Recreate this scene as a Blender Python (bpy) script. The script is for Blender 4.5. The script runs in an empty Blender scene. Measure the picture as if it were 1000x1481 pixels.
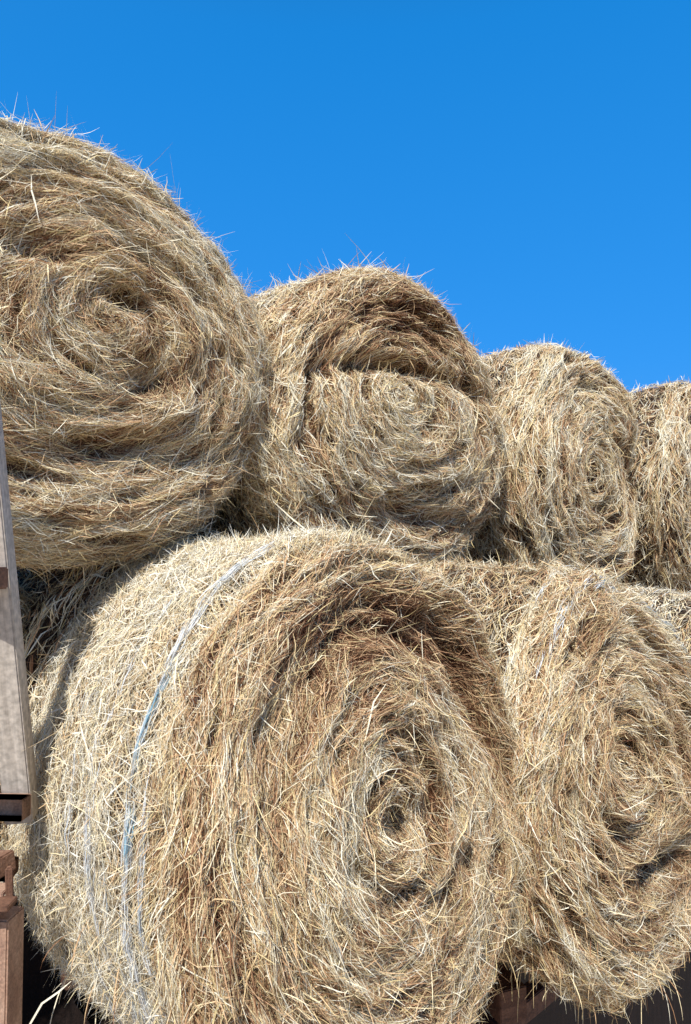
import bpy, math
import numpy as np
from mathutils import Vector

scene = bpy.context.scene
COL = scene.collection
EYE = 3.40
rng = np.random.default_rng(11)

# ------------------------------------------------------------------ noise
_T = np.random.default_rng(5).random(65536).astype(np.float32) * 2 - 1
def noise(x, y, z):
    xi = np.floor(x).astype(np.int64); yi = np.floor(y).astype(np.int64); zi = np.floor(z).astype(np.int64)
    fx = x - xi; fy = y - yi; fz = z - zi
    fx = fx*fx*(3-2*fx); fy = fy*fy*(3-2*fy); fz = fz*fz*(3-2*fz)
    def h(a, b, c):
        k = (a*73856093) ^ (b*19349663) ^ (c*83492791)
        return _T[(k ^ (k >> 13)) & 65535]
    r = 0
    for dx in (0, 1):
        wx = fx if dx else 1-fx
        for dy in (0, 1):
            wy = fy if dy else 1-fy
            for dz in (0, 1):
                wz = fz if dz else 1-fz
                r = r + wx*wy*wz*h(xi+dx, yi+dy, zi+dz)
    return r

# ------------------------------------------------------------------ materials
def new_mat(name):
    m = bpy.data.materials.new(name); m.use_nodes = True
    nt = m.node_tree; nt.nodes.clear()
    out = nt.nodes.new('ShaderNodeOutputMaterial')
    p = nt.nodes.new('ShaderNodeBsdfPrincipled')
    nt.links.new(p.outputs[0], out.inputs[0])
    return m, nt, p, out

def ramp(nt, stops):
    r = nt.nodes.new('ShaderNodeValToRGB')
    e = r.color_ramp.elements
    while len(e) < len(stops): e.new(0.5)
    for k, (pos, c) in enumerate(stops):
        e[k].position = pos; e[k].color = (*c, 1)
    return r

def straw_material(name, stops, transl=0., rough=0.5):
    m, nt, p, out = new_mat(name)
    at = nt.nodes.new('ShaderNodeAttribute'); at.attribute_name = 'tone'
    r = ramp(nt, stops)
    nt.links.new(at.outputs['Fac'], r.inputs[0])
    g = nt.nodes.new('ShaderNodeNewGeometry')
    n = nt.nodes.new('ShaderNodeTexNoise'); n.inputs['Scale'].default_value = 220; n.inputs['Detail'].default_value = 2
    nt.links.new(g.outputs['Position'], n.inputs['Vector'])
    mr = nt.nodes.new('ShaderNodeMapRange'); mr.inputs['From Min'].default_value = .3; mr.inputs['From Max'].default_value = .7
    mr.inputs['To Min'].default_value = .78; mr.inputs['To Max'].default_value = 1.12
    nt.links.new(n.outputs['Fac'], mr.inputs['Value'])
    mx = nt.nodes.new('ShaderNodeMix'); mx.data_type = 'RGBA'; mx.blend_type = 'MULTIPLY'; mx.inputs[0].default_value = 1
    nt.links.new(r.outputs[0], mx.inputs[6]); nt.links.new(mr.outputs[0], mx.inputs[7])
    nt.links.new(mx.outputs[2], p.inputs['Base Color'])
    p.inputs['Roughness'].default_value = rough
    p.inputs['Specular IOR Level'].default_value = .16
    if transl:
        tr = nt.nodes.new('ShaderNodeBsdfTranslucent'); nt.links.new(mx.outputs[2], tr.inputs['Color'])
        ms = nt.nodes.new('ShaderNodeMixShader'); ms.inputs[0].default_value = transl
        nt.links.new(p.outputs[0], ms.inputs[1]); nt.links.new(tr.outputs[0], ms.inputs[2])
        nt.links.new(ms.outputs[0], out.inputs[0])
    return m

HAY = straw_material('dry_hay', [
    (0.00, (.09, .034, .016)), (0.14, (.29, .135, .07)), (0.34, (.61, .365, .20)),
    (0.54, (.86, .61, .35)), (0.68, (.78, .62, .31)), (0.84, (.99, .83, .54)), (1.0, (.99, .92, .73))])
PALE = straw_material('sunlit_pale_hay', [  # pale outer hay, stops raised further so the sunlit side reads near white
    (0.00, (.20, .10, .05)), (0.14, (.52, .32, .16)), (0.34, (.92, .65, .37)),
    (0.54, (.99, .82, .55)), (0.68, (.95, .82, .50)), (0.84, (.98, .87, .66)), (1.0, (.99, .95, .82))])
NET = straw_material('net_twine', [(0, (.20, .34, .42)), (.25, (.24, .52, .68)), (.5, (.62, .66, .68)), (1, (.88, .89, .90))], transl=.1, rough=.35)

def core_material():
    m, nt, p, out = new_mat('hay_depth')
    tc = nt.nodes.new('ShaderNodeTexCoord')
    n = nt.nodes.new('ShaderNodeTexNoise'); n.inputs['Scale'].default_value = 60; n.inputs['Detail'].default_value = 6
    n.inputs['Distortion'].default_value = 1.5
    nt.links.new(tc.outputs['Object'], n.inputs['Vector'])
    r = ramp(nt, [(.25, (.015, .007, .004)), (.5, (.045, .023, .012)), (.75, (.14, .08, .04))])  # near-black brown, so gaps between strands look shaded
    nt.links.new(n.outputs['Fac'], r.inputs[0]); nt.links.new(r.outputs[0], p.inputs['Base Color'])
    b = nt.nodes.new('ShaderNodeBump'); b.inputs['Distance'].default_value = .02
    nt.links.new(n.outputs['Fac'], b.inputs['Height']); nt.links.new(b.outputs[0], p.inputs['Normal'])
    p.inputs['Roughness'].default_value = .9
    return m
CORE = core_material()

def surface_material(name, stops, scale=(8, 8, 8), rough=.75, metal=0., bump=.3, fine=90):
    m, nt, p, out = new_mat(name)
    tc = nt.nodes.new('ShaderNodeTexCoord')
    mp = nt.nodes.new('ShaderNodeMapping'); mp.inputs['Scale'].default_value = scale
    nt.links.new(tc.outputs['Object'], mp.inputs[0])
    n = nt.nodes.new('ShaderNodeTexNoise'); n.inputs['Scale'].default_value = 1; n.inputs['Detail'].default_value = 8
    n.inputs['Roughness'].default_value = .65
    nt.links.new(mp.outputs[0], n.inputs['Vector'])
    r = ramp(nt, stops); nt.links.new(n.outputs['Fac'], r.inputs[0])
    n2 = nt.nodes.new('ShaderNodeTexNoise'); n2.inputs['Scale'].default_value = fine; n2.inputs['Detail'].default_value = 4
    nt.links.new(tc.outputs['Object'], n2.inputs['Vector'])
    mr = nt.nodes.new('ShaderNodeMapRange'); mr.inputs['From Min'].default_value = .3; mr.inputs['From Max'].default_value = .7
    mr.inputs['To Min'].default_value = .7; mr.inputs['To Max'].default_value = 1.2
    nt.links.new(n2.outputs['Fac'], mr.inputs['Value'])
    mx = nt.nodes.new('ShaderNodeMix'); mx.data_type = 'RGBA'; mx.blend_type = 'MULTIPLY'; mx.inputs[0].default_value = 1
    nt.links.new(r.outputs[0], mx.inputs[6]); nt.links.new(mr.outputs[0], mx.inputs[7])
    nt.links.new(mx.outputs[2], p.inputs['Base Color'])
    b = nt.nodes.new('ShaderNodeBump'); b.inputs['Strength'].default_value = bump; b.inputs['Distance'].default_value = .004
    ad = nt.nodes.new('ShaderNodeMath'); ad.operation = 'ADD'
    nt.links.new(n.outputs['Fac'], ad.inputs[0]); nt.links.new(n2.outputs['Fac'], ad.inputs[1])
    nt.links.new(ad.outputs[0], b.inputs['Height']); nt.links.new(b.outputs[0], p.inputs['Normal'])
    p.inputs['Roughness'].default_value = rough; p.inputs['Metallic'].default_value = metal
    return m

WOOD = surface_material('weathered_grey_wood', [(.25, (.34, .28, .23)), (.45, (.53, .46, .39)), (.7, (.66, .58, .50))], (70, 70, 2.0), .8, 0, .35, 60)
RUST = surface_material('rusty_steel', [(.3, (.10, .045, .028)), (.5, (.25, .125, .075)), (.7, (.36, .22, .15))], (16, 16, 7), .8, .1, .5, 150)
RUSTPALE = surface_material('faded_rusty_steel', [(.25, (.22, .11, .075)), (.5, (.47, .29, .20)), (.75, (.58, .41, .31))], (14, 14, 5), .8, .1, .4, 160)
TIMBER = surface_material('brown_timber', [(.3, (.07, .032, .022)), (.5, (.14, .065, .042)), (.7, (.22, .11, .07))], (3, 30, 30), .8, 0, .5, 110)
DARKT = surface_material('shade_dark_timber', [(.3, (.012, .007, .006)), (.5, (.024, .013, .010)), (.7, (.045, .024, .018))], (3, 30, 30), .8, 0, .5, 110)  # near-black timber: the shade under the trailer put into the colour
EARTH = surface_material('dry_earth', [(.3, (.34, .25, .16)), (.5, (.44, .34, .22)), (.7, (.50, .41, .27))], (.8, .8, .8), .95, 0, .6, 30)

# ------------------------------------------------------------------ object helpers
def link(o, parent=None):
    COL.objects.link(o)
    if parent: o.parent = parent
    return o
def empty(name, loc, label, cat, group=None):
    o = bpy.data.objects.new(name, None); o.location = loc; o.empty_display_size = .1
    o['label'] = label; o['category'] = cat
    if group: o['group'] = group
    return link(o)

def mesh_np(name, verts, quads, mats, matidx=None, tone=None, smooth=True, parent=None, origin=None):
    me = bpy.data.meshes.new(name)
    v = verts if origin is None else verts - np.array(origin)
    nq = len(quads)
    me.vertices.add(len(v)); me.vertices.foreach_set('co', v.astype(np.float32).ravel())
    me.loops.add(nq*4); me.loops.foreach_set('vertex_index', quads.astype(np.int32).ravel())
    me.polygons.add(nq)
    me.polygons.foreach_set('loop_start', np.arange(0, nq*4, 4, dtype=np.int32))
    if matidx is not None: me.polygons.foreach_set('material_index', matidx.astype(np.int32))
    me.polygons.foreach_set('use_smooth', np.full(nq, smooth))
    if tone is not None:
        a = me.attributes.new('tone', 'FLOAT', 'POINT'); a.data.foreach_set('value', tone.astype(np.float32))
    for m in mats: me.materials.append(m)
    me.update(calc_edges=True); me.validate()
    o = bpy.data.objects.new(name, me)
    return link(o, parent)

def nrm(a): return a/np.maximum(np.linalg.norm(a, axis=-1, keepdims=True), 1e-9)

def ribbons(pts, side, width, tone):
    """pts (n,k,3), side (n,3), width (n,) -> verts, quads, tone"""
    n, k, _ = pts.shape
    t = np.linspace(0, 1, k)
    tap = (1 - .75*np.abs(2*t-1)**3)[None, :, None]
    w = side[:, None, :]*width[:, None, None]*.5*tap
    v = np.stack([pts-w, pts+w], axis=2).reshape(-1, 3)
    base = (np.arange(n)*k*2)[:, None] + (np.arange(k-1)*2)[None, :]
    q = np.stack([base, base+1, base+3, base+2], axis=-1).reshape(-1, 4)
    return v, q, np.repeat(tone, k*2)

# ------------------------------------------------------------------ round bale
R_DIR = np.array([.734, .679, 0.])
class Bale:
    def __init__(s, c, a, b, L, yaw=0., tilt=0., rc=.15, seed=1, feats=(), bulge=.05, ridge=1., sidebump=1.,
                 low=.035, tone_face=.06, tone_side=.24, roll=0., egg=0., rings=(), tones=(), mess=1., side_mat=None, skew=0., spiral=1., core=(0., 0.)):
        cy, sy = math.cos(yaw), math.sin(yaw)
        r = np.array([R_DIR[0]*cy-R_DIR[1]*sy, R_DIR[0]*sy+R_DIR[1]*cy, 0.])
        n = np.array([r[1], -r[0], 0.])            # towards the camera
        u = np.array([0, 0, 1.])
        n2 = n*math.cos(tilt) - u*math.sin(tilt); u2 = u*math.cos(tilt) + n*math.sin(tilt)
        s.r = r*math.cos(roll)+u2*math.sin(roll); s.u = u2*math.cos(roll)-r*math.sin(roll); s.n = n2
        s.c = np.array(c, float); s.a, s.b, s.L, s.rc = a, b, L, rc
        s.R = .5*(a+b); s.seed = seed*17.3; s.feats = feats; s.bulge = bulge
        s.ridge = ridge; s.sidebump = sidebump; s.low = low; s.tf = tone_face; s.ts = tone_side; s.egg = egg; s.rings = rings; s.tones = tones; s.mess = mess; s.skew = skew; s.spiral = spiral; s.core = core; s.side_mat = side_mat or HAY
        s.s1 = s.R-rc; s.s2 = s.s1+rc*math.pi/2; s.s3 = s.s2+L-2*rc; s.s4 = s.s3+rc*math.pi/2; s.s5 = s.s4+s.R-rc
    def prof(s, S):
        S = np.abs(S)
        rho = np.where(S < s.s1, S, 0.); z = np.where(S < s.s1, s.bulge*(1-(S/s.R)**2), 0.)
        nr = np.where(S < s.s1, .15*S/s.R, 0.); nz = np.ones_like(S)
        ph = (S-s.s1)/s.rc; k = (S >= s.s1) & (S < s.s2)
        rho = np.where(k, s.R-s.rc+s.rc*np.sin(ph), rho)
        zb = s.bulge*(1-(s.s1/s.R)**2)
        z = np.where(k, zb-s.rc*(1-np.cos(ph)), z)
        nr = np.where(k, np.sin(ph), nr); nz = np.where(k, np.cos(ph), nz)
        k = (S >= s.s2) & (S < s.s3)
        rho = np.where(k, s.R, rho); z = np.where(k, zb-s.rc-(S-s.s2), z); nr = np.where(k, 1., nr); nz = np.where(k, 0., nz)
        ph = (S-s.s3)/s.rc; k = (S >= s.s3) & (S < s.s4)
        zz = zb-s.rc-(s.s3-s.s2)
        rho = np.where(k, s.R-s.rc+s.rc*np.cos(ph), rho); z = np.where(k, zz-s.rc*np.sin(ph), z)
        nr = np.where(k, np.cos(ph), nr); nz = np.where(k, -np.sin(ph), nz)
        k = S >= s.s4
        rho = np.where(k, np.maximum(s.R-s.rc-(S-s.s4), 0), rho); z = np.where(k, zz-s.rc, z)
        nr = np.where(k, 0., nr); nz = np.where(k, -1., nz)
        return rho, z, nr, nz
    def pocket(s, S, X, Y):
        q = s.seed
        p1 = np.clip((noise(S*19+q, X*4-q, Y*5)-.27)/.2, 0, 1)
        p2 = np.clip((noise(S*30-q, X*11+q, Y*11)-.32)/.2, 0, 1)
        return np.minimum(p1*(.5+.5*noise(X*3+q, Y*3, S*0+9.))*1.5+p2*.7, 1.)
    def disp(s, S, th, rho):
        X = rho*np.cos(th); Y = rho*np.sin(th); q = s.seed
        face = 1/(1+np.exp((S-s.s2+.02)/.035))        # 1 on the end, 0 on the rolled side
        sp = S + .03*noise(X*2.3-q, Y*2.3, S*0+q)
        lay = noise(sp*21+q, X*2.2+q, Y*2.2)*.020 + noise(sp*48+q, X*5+q, Y*5-q)*.014
        clump = noise(X*8+q, Y*8, S*8-q)*.013 + noise(X*20-q, Y*20, S*20+q)*.010
        pk = s.pocket(S, X, Y)
        wind = np.sin(2*math.pi*(S/.062 + 1.3*noise(X*2.6+q, Y*2.6, S*0)) - th)
        d = -face*s.ridge*.052*pk + face*s.ridge*(lay+clump+.008*s.spiral*wind*np.clip(S/.15, 0, 1)) + (1-face)*s.sidebump*(noise(X*7, Y*7+q, S*7)*.012 + noise(X*3+q, Y*3, S*26)*.010 + noise(X*26+q, Y*26, S*26)*.006)
        d = d + s.low*noise(X*2.1+q, Y*2.1+q*2, S*2.1-q)
        for (fx, fy, sx, sy, ang, dep) in s.feats:   # local dents / lumps on the end: x,y in metres from the centre
            ca, sa = math.cos(ang), math.sin(ang)
            ex = X-fx; ey = Y-fy
            p_ = (ex*ca+ey*sa)/sx; q_ = (-ex*sa+ey*ca)/sy
            d = d + dep*np.exp(-(p_*p_+q_*q_))*np.where(S < s.s2+.05, 1., 0.)
        for (t0, dt, r0, sr, dep) in s.rings:
            dth = (th-t0+math.pi) % (2*math.pi) - math.pi
            d = d + dep*np.exp(-(dth/dt)**4 - ((S-r0-.02*noise(th*3+q, th*0, th*0))/sr)**2)
        return d
    def pos(s, S, th, off=0.):
        rho, z, nr, nz = s.prof(S)
        c, sn = np.cos(th), np.sin(th)
        eg = 1 - s.egg*sn                              # wider below
        ka = s.a/s.R*eg; kb = s.b/s.R
        N = (s.r*(c*nr)[..., None] + s.u*(sn*nr)[..., None] + s.n*nz[..., None])
        d = s.disp(np.abs(S), th, rho) + off
        kc = np.where(np.abs(S) < s.s1, (1-np.minimum(rho/s.s1, 1)**2)**1.0, 0.)    # off-centre winding core
        return s.c + s.r*(c*rho*ka + s.skew*sn*rho + s.core[0]*kc)[..., None] + s.u*(sn*rho*kb + s.core[1]*kc)[..., None] + s.n*z[..., None] + N*d[..., None], N

def strands(B, n, S0, S1, face, dens, length=(.05, .16), width=(.0022, .0048), h=(-.016, .016), lift=.02, spread=.35, nseg=4, tone_shift=0., slant=0., rg=rng):
    rho_max = B.R
    if face:
        S = S0 + (np.sqrt(rg.random(n)*(1-(0))))*(S1-S0)
    else:
        S = rg.uniform(S0, S1, n)
    th = rg.uniform(-math.pi, math.pi, n)
    nc = max(8, n//9)
    cid = rg.integers(0, nc, n); incl = rg.random(n) < .62
    c_al = rg.normal(0, 1, nc); c_h = rg.random(nc); c_t = rg.normal(0, .10, nc); c_k = rg.normal(0, 1.4, nc)
    Sc = np.abs(S[cid] + rg.normal(0, .012, n)); rc_ = np.maximum(B.prof(Sc)[0], .05)
    S = np.where(incl, np.clip(Sc, S0 if not face else 0, S1), S); th = np.where(incl, th[cid] + rg.normal(0, .022, n)/rc_, th)
    rho, z, nr, nz = B.prof(S)
    P, N = B.pos(S, th)
    view = nrm(np.array([0, 0, EYE])-P)
    vis = (N*view).sum(-1)
    pk = B.pocket(S, rho*np.cos(th), rho*np.sin(th)) if face else np.zeros(n)
    keep = (vis > -.30) & (rg.random(n) > pk*.75)
    pk = pk[keep]; S, th, rho, P, N, cid, incl = S[keep], th[keep], rho[keep], P[keep], N[keep], cid[keep], incl[keep]
    n = len(S)
    q = B.seed
    X = rho*np.cos(th); Y = rho*np.sin(th)
    low = noise(X*4+q, Y*4-q, S*4) ; low2 = noise(X*9-q, Y*9+q, S*9)
    al = np.where(incl, spread*c_al[cid]*.9 + rg.normal(0, .2, n), spread*rg.normal(0, 1, n)) + B.mess*((.22 if face else .40)*low + (.30 if face else .45)*low2) + slant
    wild = rg.random(n) < (.13 if face else .28)
    al = np.where(wild, rg.uniform(-1.5, 1.5, n), al)
    al = al + math.pi*(rg.random(n) < .5)
    ln = np.where(wild, .65, 1.)*rg.uniform(length[0], length[1], n)*np.where(rg.random(n) < .08, 1.6, 1.)
    if face: ln = ln*np.clip(.35+rho/.35, .4, 1.)
    kap = np.where(incl, c_k[cid]+rg.normal(0, 1.2, n), rg.normal(0, 1.8, n))
    t = np.linspace(-.5, .5, nseg+1)
    tt = t[None, :]*ln[:, None]
    aa = al[:, None] + kap[:, None]*tt
    kink = (rg.random(n) < .30)*rg.normal(0, .55, n); kp = rg.integers(1, nseg+1, n)
    aa = aa + kink[:, None]*(np.arange(nseg+1)[None, :] >= kp[:, None])
    ca = np.cumsum(np.cos(aa), 1); sa = np.cumsum(np.sin(aa), 1)
    step = (ln/nseg)[:, None]
    dx = (ca-ca[:, (nseg+1)//2:(nseg+1)//2+1])*step; ds = (sa-sa[:, (nseg+1)//2:(nseg+1)//2+1])*step
    rr = np.maximum(rho, .05)[:, None]
    Sp = S[:, None]+ds
    TH = th[:, None]+dx/rr
    h0 = h[0]+(h[1]-h[0])*np.where(incl, .7*c_h[cid]+.3*rg.random(n), rg.random(n)**1.3)
    li = lift*np.abs(rg.normal(0, 1, n))*np.where(rg.random(n) < .5, 1, -.7)
    li2 = lift*.5*rg.normal(0, 1, n)
    off = h0[:, None] + li[:, None]*(t[None, :]+.5)**2 + li2[:, None]*(t[None, :])
    pts, NN = B.pos(Sp, TH, off)
    tang = nrm(pts[:, -1]-pts[:, 0])
    side = nrm(np.cross(tang, N))
    tw = rg.normal(0, .6, n)
    side = side*np.cos(tw)[:, None] + N*np.sin(tw)[:, None]
    w = np.where(rg.random(n) < .02, 1.8, 1.)*(width[0]+(width[1]-width[0])*rg.random(n)**2.2)*np.where(rg.random(n) < .05, 1.5, 1)
    cl = (noise(S*34+q, X*2+q, Y*2)*.24 + .07*np.sin(2*math.pi*(S/.062 + 1.3*noise(X*2.6+q, Y*2.6, S*0)) - th) if face else 0.) + noise(X*6-q*2, Y*6+q, S*16)*.14 + noise(X*2.5+q*3, Y*2.5, S*2.5)*.12
    dent = np.zeros(n)
    if face:
        for (fx, fy, sx, sy, ang, dep) in B.feats:
            ca_, sa_ = math.cos(ang), math.sin(ang); ex = X-fx; ey = Y-fy
            dent += dep*np.exp(-(((ex*ca_+ey*sa_)/sx)**2+((-ex*sa_+ey*ca_)/sy)**2))
        for (t0, dt, r0, sr, dep) in B.rings:
            dth = (th-t0+math.pi) % (2*math.pi) - math.pi
            dent += dep*np.exp(-(dth/dt)**4 - ((S-r0)/sr)**2)
        for (fx, fy, sx, sy, dt) in B.tones:  # patches of light and shade put into the straw tone
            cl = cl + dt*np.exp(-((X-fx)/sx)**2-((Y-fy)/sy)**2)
    if face: cl = cl + .22*np.clip((S-B.s1+.02)/(B.s2-B.s1), 0, 1)*np.clip(np.sin(th)*1.5, 0, 1)  # upper rim strands lightened in colour as if sunlit
    tone = np.clip(rg.beta(1.4, 1.5, n) - pk*.35 + cl + tone_shift + np.where(incl, c_t[cid], 0) + np.clip(dent, -.12, .05)*2.4, 0.0, 1.0)  # pocket and dent strands toned down to deepen their shade
    tone = np.where(rg.random(n) < .05, np.clip(tone+.35, 0, 1), tone)
    return ribbons(pts, side, w, tone)

def flyaways(B, n, S0, S1, T0, T1, length=(.04, .16), up=.8, rg=rng, width=(.0012, .0026)):
    S = rg.uniform(S0, S1, n); th = rg.uniform(T0, T1, n)
    P, N = B.pos(S, th, 0.)
    th2 = th+.02
    P2, _ = B.pos(S, th2, 0.)
    T = nrm(P2-P)*np.where(rg.random(n) < .5, 1, -1)[:, None]
    d = nrm(N*rg.uniform(.15, 1., n)[:, None]*up + T*rg.uniform(.1, 1.3, n)[:, None] + rg.normal(0, .35, (n, 3)))
    ln = length[0] + (length[1]-length[0])*rg.random(n)**2.5
    bend = nrm(rg.normal(0, 1, (n, 3)))*rg.uniform(.1, .9, n)[:, None]
    t = np.linspace(0, 1, 5)
    base = P - N*.012
    kink = np.maximum(t-.6, 0)[None, :, None]*(rg.random(n) < .5)[:, None, None]*2.5
    pts = base[:, None] + d[:, None]*(t[None, :, None]*ln[:, None, None]) + bend[:, None]*(ln[:, None, None])*(t**2*.5)[None, :, None] + bend[:, None]*ln[:, None, None]*kink
    view = nrm(np.array([0, 0, EYE])-P)
    side = nrm(np.cross(d, view))
    side = nrm(side + rg.normal(0, .4, (n, 3)))
    tone = np.clip(rg.beta(3, 2, n)+.1, 0, 1)
    return ribbons(pts, side, rg.uniform(width[0], width[1], n), tone)

def droop(B, n, T0, T1, S0, S1, rg):
    """loose stems hanging from the underside"""
    S = rg.uniform(S0, S1, n); th = rg.uniform(T0, T1, n)
    P, N = B.pos(S, th, -.01)
    ln = .04+.16*rg.random(n)**2; t = np.linspace(0, 1, 6)
    sway = rg.normal(0, .5, (n, 3)); sway[:, 2] = 0
    d0 = N*.5 + sway
    pts = P[:, None] + d0[:, None]*(ln[:, None, None]*(t*(1-.45*t))[None, :, None]*.8)
    pts[:, :, 2] -= ln[:, None]*(t**1.4)[None, :]*rg.uniform(.5, 1, n)[:, None]
    side = nrm(np.cross(pts[:, -1]-pts[:, 0], nrm(np.array([0, 0, EYE])-P)))
    return ribbons(pts, side, rg.uniform(.0012, .003, n), np.clip(rg.beta(2, 2, n)+.05, 0, 1))

def core(B, Sa, Sb, nS, nT, off):
    S = np.linspace(Sa, Sb, nS); th = np.linspace(-math.pi, math.pi, nT, endpoint=False)
    SS, TT = np.meshgrid(S, th, indexing='ij')
    P, N = B.pos(SS, TT, off)
    # the spiral phase jumps at +-pi: average over the seam
    v = P.reshape(-1, 3)
    i = np.arange(nS-1)[:, None]*nT; j = np.arange(nT)[None, :]; j2 = (j+1) % nT
    q = np.stack([i+j, i+nT+j, i+nT+j2, i+j2], -1).reshape(-1, 4)
    return v, q

def join(chunks):
    V, Q, M, T = [], [], [], []; o = 0
    for v, q, m, t in chunks:
        V.append(v); Q.append(q+o); M.append(np.full(len(q), m)); T.append(t if t is not None else np.full(len(v), .2)); o += len(v)
    return np.concatenate(V), np.concatenate(Q), np.concatenate(M), np.concatenate(T)

def net_band(B, zc, half, T0, T1, n, rg, tone=(.1, 1.), patch=.0):
    """broken strips of net twine round the rolled side; zc is the arc position along the profile"""
    S = zc + rg.normal(0, half, n); th = rg.uniform(T0, T1, n)
    keep = noise(th*7+B.seed, S*60, S*0+3.) > patch
    S, th = S[keep], th[keep]; n = len(S)
    ln = rg.uniform(.03, .12, n)
    t = np.linspace(-.5, .5, 5)
    rho, _, _, _ = B.prof(S)
    sl = rg.normal(0, .10, n)
    TH = th[:, None]+t[None]*(ln/B.R)[:, None]; Sp = S[:, None]+t[None]*(ln*sl)[:, None]
    off = .009+rg.random(n)*.011
    pts, NN = B.pos(Sp, TH, np.repeat(off[:, None], 5, 1))
    _, N = B.pos(S, th)
    tang = nrm(pts[:, -1]-pts[:, 0]); side = nrm(np.cross(tang, N))
    tw = rg.normal(0, .5, n); side = side*np.cos(tw)[:, None]+N*np.sin(tw)[:, None]
    tn = np.clip(tone[0]+(tone[1]-tone[0])*rg.random(n), 0, 1)
    return ribbons(pts, side, rg.uniform(.0012, .003, n), tn)

def build_bale(B, label, nf, ns, nfly, nets=(), wmul=1., lmul=1., extra=None, fly_t=(.0, math.pi), nseg=3, coreres=(150, 260), group='round hay bales stacked on the trailer'):
    rg = np.random.default_rng(int(B.seed*10))
    base = B.c - B.u*B.b - B.n*(B.L/2)
    root = empty('hay_bale', (0, 0, 0), label, 'hay bale', group)
    root.location = base
    W = (.0011*wmul, .0036*wmul)
    ch = []
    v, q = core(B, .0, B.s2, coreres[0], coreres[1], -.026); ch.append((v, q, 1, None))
    for (frac, h, lift, L, sp, nsg, tsh) in ((.40, (-.034, -.004), .010, (.07, .20), .12, nseg, -.40), (.40, (-.012, .010), .013, (.06, .19), .18, nseg, .03), (.10, (-.006, .014), .008, (.010, .032), 1.0, 2, .12), (.10, (.002, .024), .028, (.03, .13), .55, nseg, .22)):  # sunk strands toned darker as crevice shade, top strands lighter
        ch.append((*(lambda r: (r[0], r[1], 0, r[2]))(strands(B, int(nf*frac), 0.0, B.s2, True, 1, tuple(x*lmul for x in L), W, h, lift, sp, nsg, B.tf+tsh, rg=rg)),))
    # drooping rim fringe
    r = flyaways(B, int(nfly*3), .05, B.s2, -math.pi, math.pi, (.03, .11), .55, rg, (.0016*wmul, .0034*wmul)); ch.append((r[0], r[1], 0, r[2]))
    if extra is not None:
        for r in extra: ch.append((r[0], r[1], 0, r[2]))
    V, Q, M, T = join(ch)
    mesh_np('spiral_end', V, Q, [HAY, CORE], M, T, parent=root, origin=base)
    ch = []
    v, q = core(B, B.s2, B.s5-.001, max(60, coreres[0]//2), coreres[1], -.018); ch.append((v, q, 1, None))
    for (frac, h, lift, L, sp, tsh) in ((.5, (-.022, .000), .012, (.04, .12), .40, -.32), (.5, (-.004, .016), .020, (.03, .09), .75, .08)):  # crevice shade put into the tone of the sunk layer here too
        r = strands(B, int(ns*frac), B.s2-.02, B.s3+.08, False, 1, tuple(x*lmul for x in L), W, h, lift, sp, nseg, B.ts+tsh, rg=rg); ch.append((r[0], r[1], 0, r[2]))
    r = flyaways(B, nfly, B.s2-.08, B.s3, fly_t[0], fly_t[1], (.03, .17), .8, rg, (.0012*wmul, .0026*wmul)); ch.append((r[0], r[1], 0, r[2]))
    V, Q, M, T = join(ch)
    mesh_np('rolled_side', V, Q, [B.side_mat, CORE], M, T, parent=root, origin=base)
    if nets:
        for (zc, half, T0, T1, n, tone, patch) in nets:
            r = net_band(B, zc, half, T0, T1, n, rg, tone, patch)
            V, Q, M, T = join([(r[0], r[1], 0, r[2])])
            mesh_np('net_wrap', V, Q, [NET], M, T, parent=root, origin=base)
    return root

def free_strand(points, width, tone=.9, view=(0, 0, EYE)):
    p = np.array([points], float)
    d = nrm(p[:, -1]-p[:, 0]); side = nrm(np.cross(d, nrm(np.array(view)-p[:, 0])))
    return ribbons(p, side, np.array([width]), np.array([tone]))

def px(x, y, Y):
    """photograph pixel -> point at depth Y"""
    return np.array([(x-500)/1000*Y, Y, EYE-(y-800)/1000*Y])

PI = math.pi
# lower rank
A = Bale((.125, 1.90, EYE-.705), .645, .785, 1.24, tone_side=.27, side_mat=PALE, core=(-.06, .02), ridge=.8, mess=.8, tilt=-.06, rc=.16, seed=1, bulge=.06, low=.018, egg=.03,
         rings=[(1.45, 1.35, .49, .10, -.09), (.3, .5, .55, .06, -.05), (1.2, 1.2, .32, .035, -.03)], tones=[(0, .46, .5, .17, -.27), (.42, .30, .2, .25, -.22), (.0, -.5, .6, .3, .05), (.1, .12, .25, .2, .1)],  # negative tones: shade below the overhanging rim, put into the straw colour
         feats=[(.38, .42, .20, .045, -.95, -.13), (-.12, .60, .42, .09, .15, -.05), (.06, -.02, .09, .05, -.3, -.09), (-.02, -.16, .16, .05, -.5, -.06),
                (.47, .26, .22, .045, -1.2, -.07), (-.30, -.38, .14, .035, -1.3, -.06), (.0, .25, .2, .12, 0, .03)])
B_ = Bale((1.15, 2.76, EYE-.89), .80, .83, 1.15, egg=.24, skew=-.26, spiral=.3, ridge=.9, core=(-.20, .13), rc=.16, seed=2, low=.035, mess=1.1, rings=[(1.4, 1.3, .50, .07, -.025)],
          feats=[(.12, -.42, .20, .06, .1, -.10), (-.05, .05, .08, .12, 0, -.06), (.3, .45, .3, .05, -.8, -.02), (-.1, -.70, .3, .06, .1, .05)])
C_ = Bale((2.05, 3.60, EYE-.95), .70, .74, 1.2, rc=.16, seed=3, side_mat=PALE)
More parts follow.
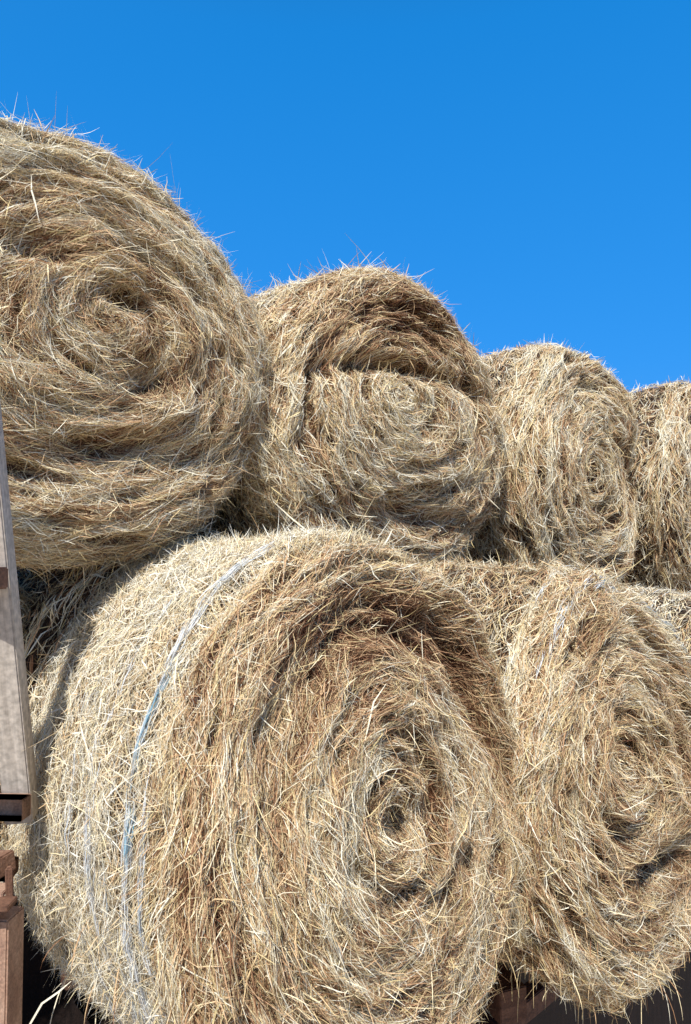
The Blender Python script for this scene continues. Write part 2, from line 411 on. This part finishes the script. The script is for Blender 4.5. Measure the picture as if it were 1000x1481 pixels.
#, .74, 1.2, rc=.16, seed=3)
D_ = Bale((-1.38, 2.20, EYE-.57), .60, .50, 1.0, rc=.14, seed=4)
E_ = Bale((-.58, 2.62, EYE-.64), .66, .72, 1.1, rc=.14, seed=9)
F_ = Bale((.45, 3.55, EYE-.78), .69, .74, 1.1, rc=.14, seed=10)
# upper rank
U1 = Bale((-.81, 2.12, EYE+.665), .79, .685, 1.15, spiral=.6, rc=.18, seed=5, bulge=.04, low=.032, egg=.05,
          ridge=.8, core=(.07, .07), feats=[(.06, .10, .075, .045, 0, -.15), (.12, -.16, .13, .07, .3, -.08), (-.22, .22, .12, .06, .4, -.07), (.1, -.40, .4, .05, .15, -.06), (.0, -.22, .3, .05, 0, .03), (.2, .28, .3, .04, -.5, -.05)])
U2 = Bale((.29, 3.16, EYE+.61), .84, .74, 1.15, egg=.08, spiral=.4, ridge=.8, core=(-.13, .09), rc=.20, seed=6, bulge=.05, low=.035, mess=1.2, tones=[(0, .48, .7, .24, -.38), (0, -.15, .7, .35, .10)],  # tones: shaded hood and lit lower end, put into the straw colour
          feats=[(-.02, .15, .60, .04, .05, -.11), (.0, -.15, .6, .26, 0, .055), (.0, .45, .3, .06, 0, -.05), (.15, -.1, .06, .09, .3, -.07), (.1, -.5, .35, .05, 0, -.08)])
U3 = Bale((1.53, 4.25, EYE+.50), .76, .85, 1.2, egg=.12, spiral=.3, rc=.24, seed=7, bulge=.05, low=.07, mess=1.5, tone_face=.16,
          feats=[(.15, -.22, .05, .08, 0, -.18), (.45, .1, .12, .1, 0, -.08), (.0, .5, .2, .05, 0, -.05)])
U4 = Bale((2.84, 5.32, EYE+.48), .78, .87, 1.2, egg=.1, spiral=.3, rc=.22, seed=8, low=.07, mess=1.5, tone_face=.16, feats=[(-.1, .5, .4, .05, 0, -.1)])

rgx = np.random.default_rng(77)
a_extra = [droop(A, 260, -2.9, -.3, A.s1, A.s2+.8, rgx), free_strand([px(30, 1520, 1.75), px(55, 1465, 1.75), px(78, 1425, 1.75), px(100, 1410, 1.76), px(118, 1395, 1.8)], .005, 1.),
           free_strand([px(395, 725, 2.0), px(420, 748, 2.0), px(445, 768, 1.98), px(470, 790, 1.96)], .004, .95)]
build_bale(A, 'big lower round bale beside the wooden stake, blue twine round its sunlit side', 215000, 135000, 450, wmul=.76, lmul=.9,
           nets=[(A.s2+.085, .010, 1.9, 3.9, 480, (.55, 1.), -.5), (A.s2+.08, .005, 2.55, 3.1, 130, (.12, .5), -.5), (A.s2+.26, .012, 2.3, 4.0, 260, (.45, 1.), -.3),
                 (A.s2+.17, .006, 2.9, 4.2, 200, (.3, 1.), .0), (A.s2+.42, .02, 2.7, 4.1, 200, (.5, 1.), .1), (A.s2+.0, .008, 2.9, 3.9, 160, (.4, 1.), .05)],
           extra=a_extra, coreres=(220, 420))
build_bale(B_, 'tall lower bale with frayed white net along its top rim, above dark timber beams', 125000, 36000, 420, wmul=.92, extra=[droop(B_, 320, -2.6, -.5, B_.s1-.05, B_.s2+.2, rgx)],
           nets=[(B_.s2-.145, .008, .55, 1.75, 230, (.35, 1.), -.35), (B_.s2-.11, .008, 1.5, 2.6, 110, (.45, 1.), -.25), (B_.s2-.02, .006, 1.6, 2.9, 90, (.5, 1.), -.1)], coreres=(180, 320))
build_bale(C_, 'low bale at right edge behind the tall lower bale, only a pale shoulder showing', 9000, 26000, 200, wmul=1.15,
           nets=[(C_.s2+.25, .10, 1.5, 3.6, 220, (.6, 1.), -.1)], coreres=(90, 200))
build_bale(D_, 'small patch of lit bale behind the grey wooden stake at the left edge', 22000, 7000, 150, coreres=(120, 220))
build_bale(E_, 'lower bale mostly hidden in shadow behind the big lower bale', 8000, 18000, 60, coreres=(80, 160), wmul=1.3)
build_bale(F_, 'lower bale almost hidden behind the gap between the two front lower bales', 2000, 12000, 60, coreres=(80, 160), wmul=1.3)
build_bale(U1, 'largest upper bale at the top left with a dark hole in its spiral centre', 175000, 40000, 700, wmul=.82, lmul=.92, coreres=(200, 400))
build_bale(U2, 'upper bale second from left, shaded dark hood of hay over its paler end', 100000, 36000, 600, wmul=1.15, coreres=(180, 320))
build_bale(U3, 'upper bale third from left, pale, with a small dark pocket low on its end', 46000, 30000, 420, wmul=1.35, lmul=1.1, coreres=(140, 240))
build_bale(U4, 'farthest upper bale cut off by the right edge of the photo', 20000, 18000, 300, wmul=1.55, lmul=1.2, coreres=(110, 200))

# ------------------------------------------------------------------ trailer
def frame_box(name, p0, p1, w, d, mat, parent, face=(0, -1, 0), bevel=.004, hollow=False, taper=1.):
    """a bar from p0 to p1, w wide across, d deep along face"""
    p0, p1 = np.array(p0, float), np.array(p1, float)
    ax = nrm(p1-p0); f = np.array(face, float); f = nrm(f-ax*(f@ax)); s = np.cross(f, ax)
    me = bpy.data.meshes.new(name)
    import bmesh
    bm = bmesh.new()
    vs = []
    Lb = np.linalg.norm(p1-p0)
    for k, z in ((1, 0), (taper, Lb)):
        for (x, y) in ((-1, -1), (1, -1), (1, 1), (-1, 1)):
            vs.append(bm.verts.new((x*w/2*k, y*d/2*k, z)))
    bm.faces.new(vs[0:4][::-1]); bm.faces.new(vs[4:8])
    for i in range(4):
        j = (i+1) % 4; bm.faces.new((vs[i], vs[j], vs[4+j], vs[4+i]))
    if hollow:
        top = [f_ for f_ in bm.faces if all(v.co.z > Lb*.5 for v in f_.verts)]
        r = bmesh.ops.inset_individual(bm, faces=top, thickness=min(w, d)*.13)
        ex = bmesh.ops.extrude_discrete_faces(bm, faces=top)
        fc = ex['faces'][0]
        for v in fc.verts: v.co.z -= min(Lb*.8, .3)
    else:
        bmesh.ops.bevel(bm, geom=list(bm.edges), offset=bevel, segments=2, affect='EDGES')
    bm.normal_update(); bm.to_mesh(me); bm.free()
    me.materials.append(mat)
    o = bpy.data.objects.new(name, me); link(o, parent)
    from mathutils import Matrix
    M = Matrix(((s[0], f[0], ax[0], 0), (s[1], f[1], ax[1], 0), (s[2], f[2], ax[2], 0), (0, 0, 0, 1)))
    M.translation = Vector(p0)
    o.matrix_world = Matrix.Translation(-parent.location) @ M if False else M
    o.matrix_parent_inverse = Matrix.Translation(parent.location).inverted()
    return o

rr = np.array([R_DIR[0], R_DIR[1], 0.]); bb = np.array([-R_DIR[1], R_DIR[0], 0.])   # along the trailer, into the trailer
DECK = EYE-1.56
tr = empty('hay_trailer', (.6, 2.6, 0), 'rusty trailer with timber beams and a grey wooden stake under the stacked bales', 'trailer')
def T(p, q, z): return np.array([.075, 1.86, 0]) + rr*p + bb*q + np.array([0, 0, z])
frame_box('side_beam', T(-.22, .47, DECK-.07), T(6., .47, DECK-.07), .06, .14, TIMBER, tr, (0, 0, 1))
frame_box('side_beam', T(-.22, 1.5, DECK-.07), T(6., 1.5, DECK-.07), .06, .14, TIMBER, tr, (0, 0, 1))
for k in range(9):
    frame_box('cross_beam', T(.45+k*.62, .30, DECK-.205), T(.75+k*1.2, 2.3, DECK-.205), .12, .13, TIMBER, tr, (0, 0, 1))
for k in range(7):
    frame_box('deck_board', T(-.22, .55+k*.30, DECK+.02), T(6.2, .55+k*.30, DECK+.02), .28, .035, TIMBER, tr, (0, 0, 1))
frame_box('lower_rail', T(.2, .42, DECK-.36), T(6., .42, DECK-.36), .08, .09, TIMBER, tr, (0, 0, 1))
# grey wooden stake leaning outwards at the front corner
frame_box('stake', px(44, 1172, 1.98), px(-36, 560, 1.72), .074, .070, WOOD, tr, (.14, -1, 0), .004)
def channel(name, lo, hi, depth, mat, parent, wall):
    import bmesh
    me = bpy.data.meshes.new(name); bm = bmesh.new()
    x0, z0 = lo; x1, z1 = hi; y0, y1 = 0, depth
    o = Vector(((lo[0]+hi[0])/2, 0, (lo[1]+hi[1])/2))
    v = [bm.verts.new((x-o.x, y, z-o.z)) for y in (y0, y1) for (x, z) in ((x0, z0), (x1, z0), (x1, z1), (x0, z1))]
    front = bm.faces.new((v[0], v[1], v[2], v[3])); bm.faces.new((v[7], v[6], v[5], v[4]))
    for i in range(4):
        j = (i+1) % 4; bm.faces.new((v[j], v[i], v[4+i], v[4+j]))
    bmesh.ops.inset_individual(bm, faces=[front], thickness=wall)
    ex = bmesh.ops.extrude_discrete_faces(bm, faces=[front])
    for q_ in ex['faces'][0].verts: q_.co.y += depth*.9
    bmesh.ops.bevel(bm, geom=[e for e in bm.edges], offset=wall*.3, segments=2, affect='EDGES')
    bmesh.ops.recalc_face_normals(bm, faces=list(bm.faces))
    bm.to_mesh(me); bm.free(); me.materials.append(mat)
    ob = bpy.data.objects.new(name, me); link(ob, parent)
    return ob, o
def put_channel(name, xa, ya, xb, yb, Y, depth, mat, wall, rz):
    a_, b2 = px(xa, ya, Y), px(xb, yb, Y)
    ob, o = channel(name, (a_[0], b2[2]), (b2[0], a_[2]), depth, mat, tr, wall)
    ob.location = Vector((o.x, Y, o.z)) - tr.location; ob.rotation_euler = (0, 0, rz)
put_channel('stake_bracket', -110, 1147, 45, 1177, 1.87, .05, RUSTPALE, .007, -.05)
put_channel('hinge_plate', -70, 1240, 28, 1262, 1.98, .06, RUST, .008, .1)
frame_box('stake_bracket', px(-110, 836, 1.78), px(6, 836, 1.74), .055, .05, RUST, tr, (0, -1, .0), .004)
# rusty corner post and the hinge pieces above it
frame_box('corner_post', px(22, 1900, 1.72), px(17, 1302, 1.72), .082, .070, RUSTPALE, tr, (-.12, -1, 0), .004)
frame_box('hinge_plate', px(-90, 1287, 1.66), px(34, 1291, 1.66), .014, .05, RUST, tr, (0, -1, 0), .002)
frame_box('hinge_plate', px(-90, 1268, 1.70), px(26, 1272, 1.70), .012, .05, RUSTPALE, tr, (0, -1, 0), .002)
frame_box('hinge_pin', px(27, 1240, 1.69), px(29, 1283, 1.69), .016, .016, RUST, tr, (1, -1, 0), .004)
frame_box('front_beam', px(-150, 1237, 1.95), px(24, 1237, 1.80), .05, .06, RUST, tr, (0, -1, 0), .004)
frame_box('shade_panel', T(-2.2, .74, DECK-.97), T(6.5, .74, DECK-.97), 1.6, .03, DARKT, tr, (-bb[0], -bb[1], 0), .003)  # dark sheets added to hide lit ground, so the underside reads as shade
frame_box('shade_panel', T(-2.2, 2.1, DECK-.33), T(6.5, 2.1, DECK-.33), .56, .03, DARKT, tr, (-bb[0], -bb[1], 0), .003)
frame_box('shade_panel', T(-2.6, 1.6, DECK-.42), T(.6, 1.6, DECK-.42), 1.3, .03, DARKT, tr, (-bb[0], -bb[1], 0), .003)  # added behind the left gap to keep it black
frame_box('front_panel', T(-2.3, .62, DECK+.22), T(-1.0, .62, DECK+.22), .62, .03, DARKT, tr, (-bb[0], -bb[1], 0), .003)

# ------------------------------------------------------------------ ground
g = bpy.data.meshes.new('ground')
nG = 60
xs = np.sign(np.linspace(-1, 1, nG))*np.abs(np.linspace(-1, 1, nG))**4*1500
XX, YY = np.meshgrid(xs, xs, indexing='ij')
ZZ = noise(XX*.3+.5, YY*.3+.5, XX*0+.5)*.04 - .02
gv = np.stack([XX, YY, ZZ], -1).reshape(-1, 3)
i = np.arange(nG-1)[:, None]*nG; j = np.arange(nG-1)[None]
gq = np.stack([i+j, i+nG+j, i+nG+j+1, i+j+1], -1).reshape(-1, 4)
go = mesh_np('ground', gv, gq, [EARTH]); go['kind'] = 'structure'

# ------------------------------------------------------------------ light, sky, camera
EL, AZ = math.radians(53), math.radians(-11)     # azimuth of the sun: behind the camera, a little to the left
sun_dir = np.array([math.sin(AZ)*math.cos(EL), -math.cos(AZ)*math.cos(EL), math.sin(EL)])
sl = bpy.data.lights.new('sun', 'SUN'); sl.energy = 5.0; sl.angle = math.radians(.5); sl.color = (1, .98, .93)
so = bpy.data.objects.new('sun', sl); link(so)
so.rotation_euler = Vector(sun_dir).to_track_quat('Z', 'Y').to_euler()
w = bpy.data.worlds.new('World'); scene.world = w; w.use_nodes = True
nt = w.node_tree; nt.nodes.clear()
sky = nt.nodes.new('ShaderNodeTexSky'); sky.sky_type = 'NISHITA'; sky.sun_disc = False
sky.sun_elevation = EL; sky.sun_rotation = math.atan2(sun_dir[0], sun_dir[1])
sky.air_density = 1.0; sky.dust_density = .2; sky.ozone_density = 3.0; sky.altitude = 800
hs = nt.nodes.new('ShaderNodeHueSaturation'); hs.inputs['Saturation'].default_value = 1.36; hs.inputs['Value'].default_value = 1.3; hs.inputs['Hue'].default_value = .495
bg = nt.nodes.new('ShaderNodeBackground'); bg.inputs['Strength'].default_value = .15
wo = nt.nodes.new('ShaderNodeOutputWorld')
tc = nt.nodes.new('ShaderNodeTexCoord'); sx = nt.nodes.new('ShaderNodeSeparateXYZ')
nt.links.new(tc.outputs['Generated'], sx.inputs[0])
gr = ramp(nt, [(0, (.06, .35, .95)), (.25, (.030, .315, .92)), (.62, (.011, .248, .75)), (.80, (.010, .15, .45)), (1, (.006, .09, .30))])
nt.links.new(sx.outputs['Z'], gr.inputs[0])
sc_ = nt.nodes.new('ShaderNodeVectorMath'); sc_.operation = 'SCALE'; sc_.inputs['Scale'].default_value = 1/.15
dt_ = nt.nodes.new('ShaderNodeVectorMath'); dt_.operation = 'DOT_PRODUCT'; dt_.inputs[1].default_value = tuple(sun_dir)
nt.links.new(tc.outputs['Generated'], dt_.inputs[0])
cl_ = nt.nodes.new('ShaderNodeMath'); cl_.operation = 'MAXIMUM'; cl_.inputs[1].default_value = 0.
nt.links.new(dt_.outputs['Value'], cl_.inputs[0])
pw_ = nt.nodes.new('ShaderNodeMath'); pw_.operation = 'POWER'; pw_.inputs[1].default_value = 2.0
nt.links.new(cl_.outputs[0], pw_.inputs[0])
au = nt.nodes.new('ShaderNodeMix'); au.data_type = 'RGBA'; au.inputs[7].default_value = (.27, .25, .25, 1)   # whitish haze round the sun, added as neutral fill light
nt.links.new(pw_.outputs[0], au.inputs[0]); nt.links.new(gr.outputs[0], au.inputs[6])
nt.links.new(au.outputs[2], sc_.inputs[0])
mxs = nt.nodes.new('ShaderNodeMix'); mxs.data_type = 'RGBA'; mxs.inputs[0].default_value = .90
nt.links.new(sky.outputs[0], hs.inputs['Color']); nt.links.new(hs.outputs[0], mxs.inputs[6]); nt.links.new(sc_.outputs[0], mxs.inputs[7])
nt.links.new(mxs.outputs[2], bg.inputs[0]); nt.links.new(bg.outputs[0], wo.inputs[0])

cd = bpy.data.cameras.new('camera'); cam = bpy.data.objects.new('camera', cd); link(cam)
cd.sensor_fit = 'VERTICAL'; cd.sensor_height = 36; cd.lens = 36*1000/1481
cd.clip_start = .05; cd.clip_end = 5000
cam.location = (0, 0, EYE)
cam.rotation_euler = (math.radians(90)+math.atan(59.5/1000), 0, 0)
scene.camera = cam
scene.cycles.max_bounces = 5; scene.cycles.diffuse_bounces = 2
scene.view_settings.view_transform = 'Standard'; scene.view_settings.look = 'None'; scene.view_settings.exposure = 0
